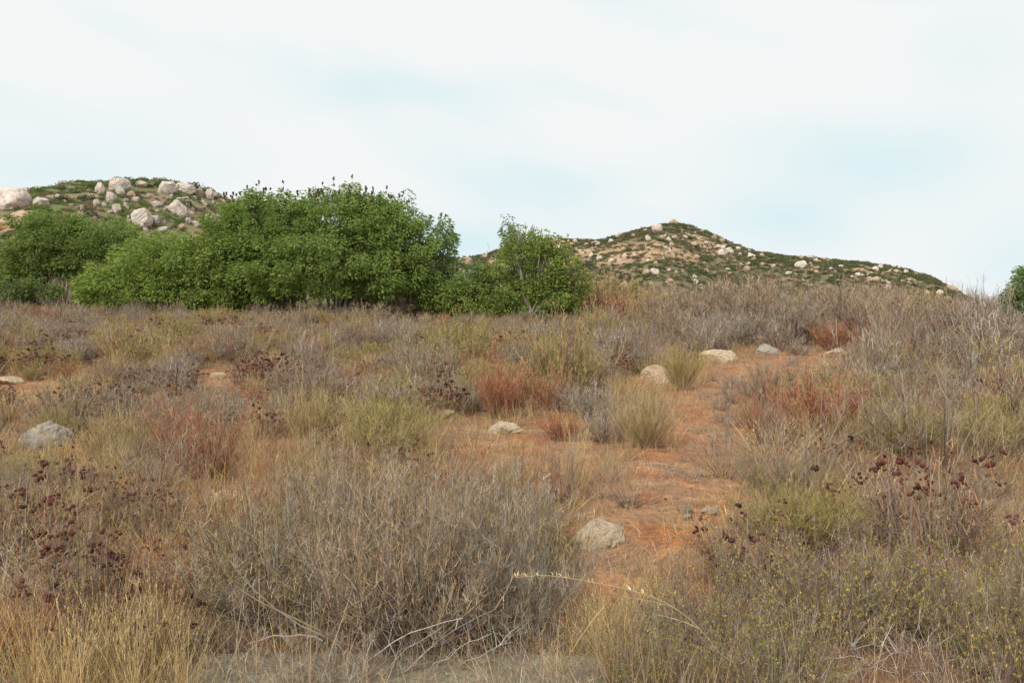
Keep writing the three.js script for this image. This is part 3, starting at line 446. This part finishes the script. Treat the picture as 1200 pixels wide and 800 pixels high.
/* ------------------------------------------------------------------ brush placed one by one: pixel of the foot, height, width in pixels */
const heroes = [
  ['sage', 470, 752, 225, 330, 'largest grey sagebrush, spilling over the edge of the concrete slab'],
  ['sage', 330, 722, 190, 270, 'dense grey sagebrush with dark hollow beside the golden grass'],
  ['sage', 590, 745, 165, 215, 'grey sagebrush between the concrete slab and the dirt strip'],
  ['sage', 545, 690, 185, 240, 'tall grey green sagebrush close behind the largest sagebrush'],
  ['olive', 625, 690, 120, 130, 'olive brown shrub leaning over the flat faced cream boulder'],
  ['sage', 420, 660, 165, 260, 'silvery sagebrush behind the dense grey sagebrush'],
  ['red', 285, 660, 150, 150, 'reddish twiggy shrub beside the small tan rock'],
  ['broom', 756, 524, 82, 92, 'upright tan broom shrub standing alone on the dirt strip'],
  ['broom', 799, 457, 60, 62, 'smaller tan broom shrub beside the pale wedge boulder'],
  ['red', 582, 490, 70, 70, 'small rusty red shrub above the low slab rock'],
  ['bareTwig', 738, 594, 62, 100, 'dark twiggy cushion shrub just above the flat faced boulder'],
  ['bareTwig', 660, 586, 90, 80, 'sparse grey shrub beside the dark twiggy cushion shrub'],
  ['red', 965, 512, 85, 130, 'red stemmed shrub beside the dirt strip'],
  ['bareTwig', 1110, 560, 150, 190, 'tall leafless grey shrub with forking dark branches'],
  ['bareTwig', 1015, 462, 100, 130, 'dark leafless shrub at the edge of the dirt strip head'],
  ['olive', 662, 470, 112, 130, 'dense olive brown shrub below the rounded green tree'],
  ['olive', 540, 425, 70, 90, 'olive green shrub below the small bright green bush'],
  ['bareTwig', 366, 462, 95, 100, 'pale leafless shrub on bare orange soil below the trees'],
  ['sage', 500, 462, 75, 100, 'grey mauve shrub beside the small rusty red shrub'],
  ['bareTwig', 850, 560, 80, 90, 'thin leafless shrub standing in the dirt strip'],
  ['bareTwig', 935, 590, 110, 130, 'dark stemmed leafless shrub beside the upright pinkish stone'],
  ['grass', 900, 560, 70, 150, 'yellowish grass clump spilling onto the dirt strip'],
  ['olive', 940, 640, 100, 190, 'low yellow olive shrub sweeping towards the dirt strip'],
  ['buckwheat', 30, 655, 130, 200, 'buckwheat shrub crowded with dark heads below the lichen grey boulder'],
  ['buckwheat', 95, 735, 150, 230, 'buckwheat shrub with rusty heads rising from golden grass'],
  ['buckwheat', 1085, 640, 130, 230, 'buckwheat shrub with red brown heads below the tall leafless shrub'],
  ['buckwheat', 880, 690, 110, 170, 'low plum coloured buckwheat at the edge of the dirt strip'],
  ['deerweed', 835, 770, 150, 210, 'yellow green leafy shrub behind the arching dry stalk'],
  ['deerweed', 985, 745, 150, 260, 'yellow green leafy shrub above the fallen grey twigs'],
  ['deerweed', 1130, 750, 160, 260, 'yellow green leafy shrub among buckwheat heads and plum twigs'],
  ['deerweed', 910, 815, 130, 200, 'yellow green leafy shrub beside the foot of the arching stalk'],
  ['deerweed', 1195, 800, 170, 240, 'dark olive leafy shrub beyond the fallen grey twigs'],
  ['deerweed', 760, 810, 110, 150, 'short yellow green shrub at the end of the concrete slab'],
  ['tangle', 1040, 690, 110, 240, 'tangled grey dead shrub between two yellow green shrubs'],
  ['tangle', 430, 800, 80, 260, 'low plum grey twigs lying over the concrete slab'],
  ['tangle', 270, 790, 80, 200, 'low tangle of purple brown twigs beside the golden grass'],
  ['tangle', 360, 830, 90, 240, 'plum grey twigs in front of the concrete slab end by golden grass'],
  ['tangle', 600, 840, 80, 220, 'pale dead twigs in front of the concrete slab end by tan grass'],
  ['buckwheat', 150, 790, 120, 200, 'rusty headed buckwheat mixed into the golden grass by the slab'],
  ['red', 30, 780, 110, 150, 'red brown twiggy shrub behind the golden grass'],
  ['red', 205, 725, 120, 150, 'red brown twiggy shrub between buckwheat and the dense grey sagebrush'],
  ['tangle', 340, 745, 110, 260, 'splayed grey dead shrub hanging below the dense grey sagebrush'],
  ['tangle', 500, 765, 95, 260, 'splayed pale dead stems spreading along the back edge of the concrete slab'],
  ['tangle', 620, 768, 90, 200, 'dead tangle of grey stems between the concrete slab and tan grass'],
  ['tangle', 860, 790, 90, 240, 'grey dead tangle around the foot of the arching stalk'],
  ['tangle', 1130, 830, 120, 260, 'grey dead tangle in front of the dark olive leafy shrub'],
  ['tangle', 50, 700, 110, 240, 'grey dead tangle below the crowded buckwheat shrub'],
  ['tangle', 940, 700, 90, 200, 'plum grey dead tangle beside the low plum coloured buckwheat'],
  ['bareTwig', 1150, 470, 120, 170, 'tall spreading leafless shrub above the pale half hidden rock'],
  ['bareTwig', 1065, 440, 100, 140, 'leafless shrub between the crest and the small tan rock'],
  ['brownBrush', 1185, 430, 95, 150, 'tall brown shrub below the dark green crest tree'],
  ['brownBrush', 1110, 412, 80, 130, 'tall brown shrub behind the spreading leafless shrub'],
  ['brownBrush', 1030, 408, 78, 120, 'tall brown shrub behind the dark leafless shrub'],
  ['sage', 925, 402, 62, 100, 'grey shrub on the crest beyond the head of the dirt strip'],
  ['bareTwig', 690, 420, 62, 90, 'silvery leafless shrub beside the dense olive brown shrub'],
  ['brownBrush', 872, 392, 84, 130, 'tall bushy brown shrub breaking the skyline of the crest'],
  ['brownBrush', 800, 390, 56, 120, 'broad brown shrub on the crest beside the rusty red brush'],
  ['brownBrush', 985, 392, 70, 140, 'wide brown shrub on the crest above the low orange tan rock'],
  ['brownBrush', 1060, 390, 52, 120, 'low wide brown shrub on the crest toward the bare pale twigs'],
  ['brownBrush', 925, 396, 50, 90, 'short brown shrub between the bushiest crest shrubs'],
  ['red', 720, 381, 52, 110, 'rusty red brush on the crest beside the rounded green tree'],
  ['brownBrush', 470, 376, 40, 90, 'rusty brown brush under the airy dark green tree'],
  ['broom', 290, 372, 40, 40, 'pale cream seeded shrub under the largest broad tree'],
  ['bareTwig', 1150, 386, 66, 80, 'pale bare twigs standing against the sky on the crest'],
  ['bareTwig', 70, 367, 48, 70, 'pale leafless shrub under the sprawling olive green tree'],
];
heroes.forEach(h => plantPx(...h));
for (const [px, py, h, w] of [[40, 815, 130, 110], [125, 812, 150, 120], [190, 795, 140, 100], [80, 850, 150, 130], [160, 850, 160, 120], [215, 835, 120, 100]]) plantPx('grass', px, py, h, w, 'golden dry grass tuft at the end of the concrete slab below buckwheat', 'golden grass beside the concrete slab');
for (const [px, py, h, w] of [[690, 770, 80, 90], [720, 800, 100, 110], [700, 740, 60, 80], [650, 800, 50, 60], [735, 750, 80, 70]]) plantPx('grass', px, py, h, w, 'tan dry grass tuft between the sagebrush and the yellow green shrubs', 'tan grass between sagebrush and leafy shrubs');

/* ------------------------------------------------------------------ brush scattered over the slope */
const KIND = { sage: 'grey twiggy sagebrush', olive: 'olive brown fine stemmed shrub', broom: 'upright tan broom shrub', red: 'rusty red twiggy shrub', bareTwig: 'leafless grey branching shrub', brownBrush: 'brown twiggy brush', tangle: 'splayed dead grey shrub', buckwheat: 'buckwheat shrub with dark heads', deerweed: 'yellow green leafy shrub', grass: 'dry tan grass tuft' };
for (const [p, w, h, label] of nearRocks) if (w > .25) for (const f of [-.55, -.1, .5]) { const x = p.x + f * w + (PR() - .5) * .1, d = p.d - w * .28 - .06 * PR(), g = Math.max(.1, h * (.35 + .3 * PR())); plantAt('grass', x, d, g, g * 1.1, 'short dry tuft against the ' + label.split(' ').slice(0, 4).join(' '), 'tufts against ' + label.split(' ').slice(0, 4).join(' '), .02); }
const anchors = [[52, 520, 'near the lichen grey boulder'], [705, 630, 'near the flat faced cream boulder'], [594, 505, 'near the low slab rock'], [768, 447, 'near the pinkish boulder'], [838, 424, 'near the pale wedge boulder'], [898, 412, 'near the head of the dirt strip'], [978, 416, 'near the low orange tan rock'], [263, 590, 'near the small tan rock'], [20, 449, 'near the thin pale slab'], [257, 443, 'near the small cream stone'], [756, 524, 'near the lone broom shrub'], [1110, 560, 'near the tall leafless shrub'], [366, 462, 'near the pale leafless shrub'], [470, 700, 'behind the largest sagebrush'], [1085, 640, 'near the fallen grey twigs'], [665, 466, 'near the dense olive shrub']].map(([px, py, t]) => ({ ...at(px, py), t }));
/* pixel boxes of things that the photograph shows uncovered, with the distance they stand at */
const shown = [[52, 520, 36, 34], [708, 632, 30, 44], [594, 505, 26, 14], [768, 447, 20, 24], [838, 424, 22, 20], [898, 412, 20, 14], [978, 416, 18, 10], [756, 524, 46, 76], [799, 457, 30, 50], [582, 490, 34, 60], [738, 594, 44, 44], [8, 448, 24, 10], [263, 590, 18, 16], [257, 442, 10, 6]].map(([px, py, w, h]) => ({ px, py, w, h, d: at(px, py).d }));
{
  const R = rng(2024);
  const weights = (px, d) => { // share of each kind by where it stands on the slope
    if (d > 22) return px > 690 ? { brownBrush: 5, sage: 2.2, olive: 1.8, broom: 1, bareTwig: 2.4, red: .9, grass: .4 } : { brownBrush: 1.6, sage: 2, olive: 1.6, broom: 2, bareTwig: 1.8, buckwheat: 1.4, grass: 2.4, red: .35 };
    if (px < 330) return { buckwheat: 2.6, grass: 3.4, brownBrush: 1.2, sage: 1.4, olive: 1.6, broom: .8, red: 1.6, bareTwig: 1 };
    if (px < 700) return { sage: 2, olive: 2, grass: 2.8, broom: 1, bareTwig: 1.3, buckwheat: .9, red: 1.1, brownBrush: 1.2 };
    return d < 9 ? { deerweed: 2, buckwheat: 2.4, tangle: 1.4, bareTwig: 1.2, olive: 1, grass: 1 } : { olive: 1.8, sage: 1.8, bareTwig: 3.2, broom: .9, buckwheat: 1.4, grass: 2.2, red: 1, brownBrush: 2.2 };
  };
  const count = {}, size = { sage: [.55, 1.0], olive: [.5, .95], broom: [.45, .8], red: [.45, .8], bareTwig: [.5, 1.05], brownBrush: [.55, 1.05], tangle: [.35, .6], buckwheat: [.4, .65], grass: [.3, .65], deerweed: [.4, .6] };
  for (let t = 0; t < 17000; t++) {
    const d = 4.9 + 37 * Math.pow(R(), .8), px = -200 + 1600 * R(), x = (px - 600) / FOCAL * d, open = bare(x, d, true), lone = open > .3, patchy = !lone && bare(x, d) > .3;
    if (lone && R() > .2 || patchy && R() > .35) continue;
    const w = weights(px, d); let s = 0, n = 0; for (const q in w) w[q] *= Math.exp(4.5 * fbm(x * .33 + 13 * n++, d * .33, 70 + n, 2)); for (const q in w) s += w[q]; let u = R() * s, kind; for (const q in w) { u -= w[q]; if (u <= 0) { kind = q; break; } }
    if (lone) kind = R() < .5 ? 'bareTwig' : R() < .6 ? 'grass' : 'tangle';
    const crest = sstep(20, 33, d), [a, b] = size[kind]; let h = (a + (b - a) * R()) * lerp(.95, px > 690 ? 2.15 : .95, crest) * (1 + .7 * fbm(x * .4, d * .4, 51, 2));
    if (lone) h *= .42; if (patchy) h *= .75;
    if (px > 1110 && d > 22) h *= .62; if (px < 690 && d > 24) h *= px > 440 ? .7 : .85; if (px > 930 && d > 9 && d < 24) h *= 1.25;
    if (d < 9) h *= .9;
    const wid = h * (kind === 'grass' ? .8 : kind === 'broom' ? .95 : kind === 'tangle' ? 2 : kind === 'red' ? 1.35 : 1.6) * (.85 + .4 * R()), rad = wid * (kind === 'grass' ? .28 : .36);
    if (d < 6 && px > 200 && px < 720) continue;
    const row = 400 + (EYE - ground(x, d)) / d * FOCAL, hp = h / d * FOCAL, wp = wid / d * FOCAL * .5;
    if (shown.some(q => d < q.d + .3 && row - hp < q.py - q.h * .12 && row > q.py - q.h && Math.abs(px - q.px) < q.w + wp * .85)) continue;
    if (planted.some(q => (q.x - x) ** 2 + (q.d - d) ** 2 < ((q.r + rad) * (kind === 'grass' ? .62 : .84)) ** 2)) continue;
    count[kind] = (count[kind] || 0) + 1; if (count[kind] > 290) continue;
    let place = d > 31 ? (px > 690 ? 'along the crest below the far hill' : 'under the green trees') : d > 22 ? (px > 690 ? 'just below the brushy crest' : 'below the green trees') : lone ? 'standing in bare orange soil' : px < 330 ? 'on the slope among buckwheat' : px < 700 ? 'on the slope among sagebrush' : 'on the slope beside the dirt strip', best = 1.9;
    for (const q of anchors) { const e = Math.hypot(q.x - x, q.d - d); if (e < best) { best = e; place = q.t; } }
    const size3 = h > 1.25 ? 'head high' : h > .8 ? 'waist high' : h > .5 ? 'knee high' : 'low';
    plantAt(kind, x, d, h, wid, `${size3} ${KIND[kind]} ${place}`, `${KIND[kind]} ${place}`, rad);
  }
  console.log(JSON.stringify(count), planted.length);
}

/* ------------------------------------------------------------------ fine ground cover that nobody could count */
function coverGeo(seed, blades, r, len, w, cols, tilt) { const R = rng(seed), P = new Plant(); for (let i = 0; i < blades; i++) { const a = R() * 6.283, q = Math.sqrt(R()) * r, L = path(R, [Math.cos(a) * q, -.01, Math.sin(a) * q], R() * 6.283, R() * tilt, len * (.4 + .8 * R()), 3, .5 * R(), .2); P.ribbon(L.pts, w, w * .3, shadeOf(R, pick(R, cols)), R() * 3.14); } return P.geo(); }
function strew(name, label, geo, mat, n, test, seed, scale) {
  const R = rng(seed), mats = [], o = new THREE.Object3D();
  for (let t = 0; t < n * 6 && mats.length < n; t++) { const d = 3.9 + 32 * Math.pow(R(), 1.25), x = ((-200 + 1600 * R()) - 600) / FOCAL * d; const k = test(x, d, R); if (k <= 0) continue; o.position.set(x, onSlab(x, d) && x < .4 && d < 4.6 ? .052 : ground(x, d), -d); o.rotation.set((R() - .5) * .3, R() * 6.28, (R() - .5) * .3); o.scale.setScalar(k * scale * (.6 + .8 * R())); o.updateMatrix(); mats.push(o.matrix.clone()); }
  const im = new THREE.InstancedMesh(geo, mat, mats.length); mats.forEach((q, i) => im.setMatrixAt(i, q)); im.name = name; tag(im, label, name.split('_').pop(), null, 'stuff'); scene.add(cast(im));
}
const onSlab = (x, d) => x > -1.6 && x < .5 && d < 4.7;
strew('dry_grass', 'fine dry grass growing between the shrubs', coverGeo(31, 34, .13, .22, .0035, [C.tan, C.mustard, C.straw, C.paleOlive, C.greyTan], .9), M.twig, 3900, (x, d, R) => onSlab(x, d) || (x > .9 && d < 6.5 && R() < .75) ? 0 : R() < bare(x, d) * .68 ? 0 : .5 + .8 * sstep(-.3, .3, fbm(x * .6, d * .6, 44, 3)), 71, 1);
strew('dead_stalks', 'thin grey and plum dead stalks between the shrubs', coverGeo(32, 22, .16, .25, .003, [C.grey, C.plum, C.greyTan, C.umber, C.brown], 1.3), M.twig, 4900, (x, d, R) => onSlab(x, d) && R() < .4 ? 0 : R() < bare(x, d) * .8 ? 0 : .6 + .6 * R(), 72, 1);
strew('twig_litter', 'fallen twigs and straw scattered over the soil', coverGeo(33, 16, .2, .13, .004, [C.greyTan, C.grey, C.straw, C.plum, C.tan], 3), M.twig, 9000, (x, d, R) => onSlab(x, d) ? .7 : R() < .5 + .5 * N(x * 2, d * 2) ? .7 + .5 * R() : 0, 73, 1);
{ const g = boulderGeo(77, 5, .2, TONE.cream, 1); strew('gravel', 'small pale gravel scattered over the orange soil', g, M.rock, 5200, (x, d, R) => bare(x, d) > .3 && fbm(x * 2, d * 2, 3, 3) + R() * .5 > .12 ? .006 + .022 * R() * R() * R() : 0, 74, 1); }

/* ------------------------------------------------------------------ single stalks and fallen branches */
{
  const R = rng(55), P = new Plant(), ear = new Plant(), foot = at(872, 812), k = foot.d / FOCAL, q = (px, py, dz) => [(px - 872) * k, (812 - py) * k, dz];
  const curve = new THREE.CatmullRomCurve3([q(872, 815, 0), q(850, 770, .03), q(820, 730, .06), q(785, 700, .08), q(745, 682, .1), q(690, 670, .1), q(640, 664, .08), q(605, 668, .05)].map(a => new THREE.Vector3(...a))).getPoints(26).map(v => [v.x, v.y, v.z]);
  P.tube(curve, .0027, .0014, [.48, .36, .2]); for (let i = 0; i < 34; i++) { const f = .5 + .5 * R(), p = along(curve, f); ear.leaf(p, [(R() - .7), .9 * R() + .2, R() - .5], .022 + .014 * R(), .008, shadeOf(R, C.straw), R); }
  for (const f of [.16, .3, .42]) { const s = path(R, along(curve, f), 3.6, 1.2, .22, 4, .25, .15); P.tube(s.pts, .0022, .001, [.5, .4, .26]); }
  const g = new THREE.Group(), a = new THREE.Mesh(P.geo(), M.twig), b = new THREE.Mesh(ear.geo(), M.twig); a.name = 'stem'; b.name = 'seed_spikes'; g.add(a, b); g.name = 'arching_stalk'; g.position.set(foot.x, foot.y - .02, -foot.d); tag(g, 'single long dry straw stalk arching over the dirt strip', 'stalk'); scene.add(cast(g));
}
function branch(name, label, px, py, spec, color, seed) { // a bare branch: list of [start px, py, end px, py, radius]
  const R = rng(seed), P = new Plant(), twig = new Plant(), f = at(px, py), k = f.d / FOCAL;
  for (const [ax, ay, bx, by, r] of spec) { const pts = []; for (let i = 0; i <= 6; i++) { const t = i / 6; pts.push([lerp(ax - px, bx - px, t) * k + (R() - .5) * .02, lerp(py - ay, py - by, t) * k + (R() - .5) * .02 + .04 * Math.sin(t * 3.1) * (r > .004 ? 1 : .4), (R() - .5) * .03 + .12 * t]); } P.tube(pts, r, r * .35, shadeOf(R, color)); for (let j = 0; j < 9; j++) { const s = path(R, along(pts, .2 + .8 * R()), R() * 6.28, .3 + R(), .06 + .12 * R(), 3, .2, .3); twig.ribbon(s.pts, .004, .0015, shadeOf(R, color), R() * 3); } }
  const g = new THREE.Group(), a = new THREE.Mesh(P.geo(), M.twig), b = new THREE.Mesh(twig.geo(), M.twig); a.name = 'limb'; b.name = 'twigs'; g.add(a, b); g.name = numbered(name); g.position.set(f.x, f.y, -f.d); tag(g, label, 'branch'); scene.add(cast(g));
}
branch('fallen_branch', 'pale grey fallen branch lying below the yellow green shrubs', 950, 800, [[930, 792, 1000, 762, .007], [1000, 762, 1050, 760, .005], [950, 795, 1010, 772, .005], [1000, 763, 985, 745, .004], [960, 800, 1045, 778, .005], [990, 800, 1012, 760, .004], [1005, 797, 1042, 755, .004], [935, 805, 990, 785, .005]], C.silver, 61);
branch('fallen_branch', 'pale dead stems splayed over the edge of the concrete slab', 540, 790, [[420, 780, 545, 715, .005], [470, 790, 580, 705, .005], [380, 752, 300, 745, .006], [500, 785, 575, 735, .004], [520, 792, 600, 742, .004], [440, 790, 520, 730, .004], [560, 795, 610, 720, .004]], C.silver, 62);
branch('dark_sapling', 'dark bare forked stem standing in the golden grass', 110, 806, [[110, 806, 88, 742, .005], [110, 806, 128, 722, .0045], [112, 800, 155, 770, .005], [155, 770, 222, 745, .0035], [90, 760, 88, 712, .003], [118, 770, 100, 730, .003]], C.dark, 63);
branch('dark_branch', 'dark curved branch reaching over the reddish twiggy shrub', 285, 668, [[285, 668, 245, 648, .009], [245, 648, 205, 618, .007], [285, 668, 330, 640, .006], [205, 618, 178, 585, .004], [262, 655, 240, 615, .004]], C.dark, 64);
branch('dead_stalk', 'thin dark dead stalk rising beside the rounded green tree', 578, 372, [[578, 372, 576, 330, .018], [576, 330, 579, 296, .012], [579, 310, 587, 290, .008], [578, 305, 571, 285, .008]], C.dark, 65);
branch('pale_stalk', 'pale slanting dead stem across the rounded green tree', 624, 378, [[624, 378, 640, 360, .02], [640, 360, 655, 342, .014]], C.silver, 66);

renderer.render(scene, camera);
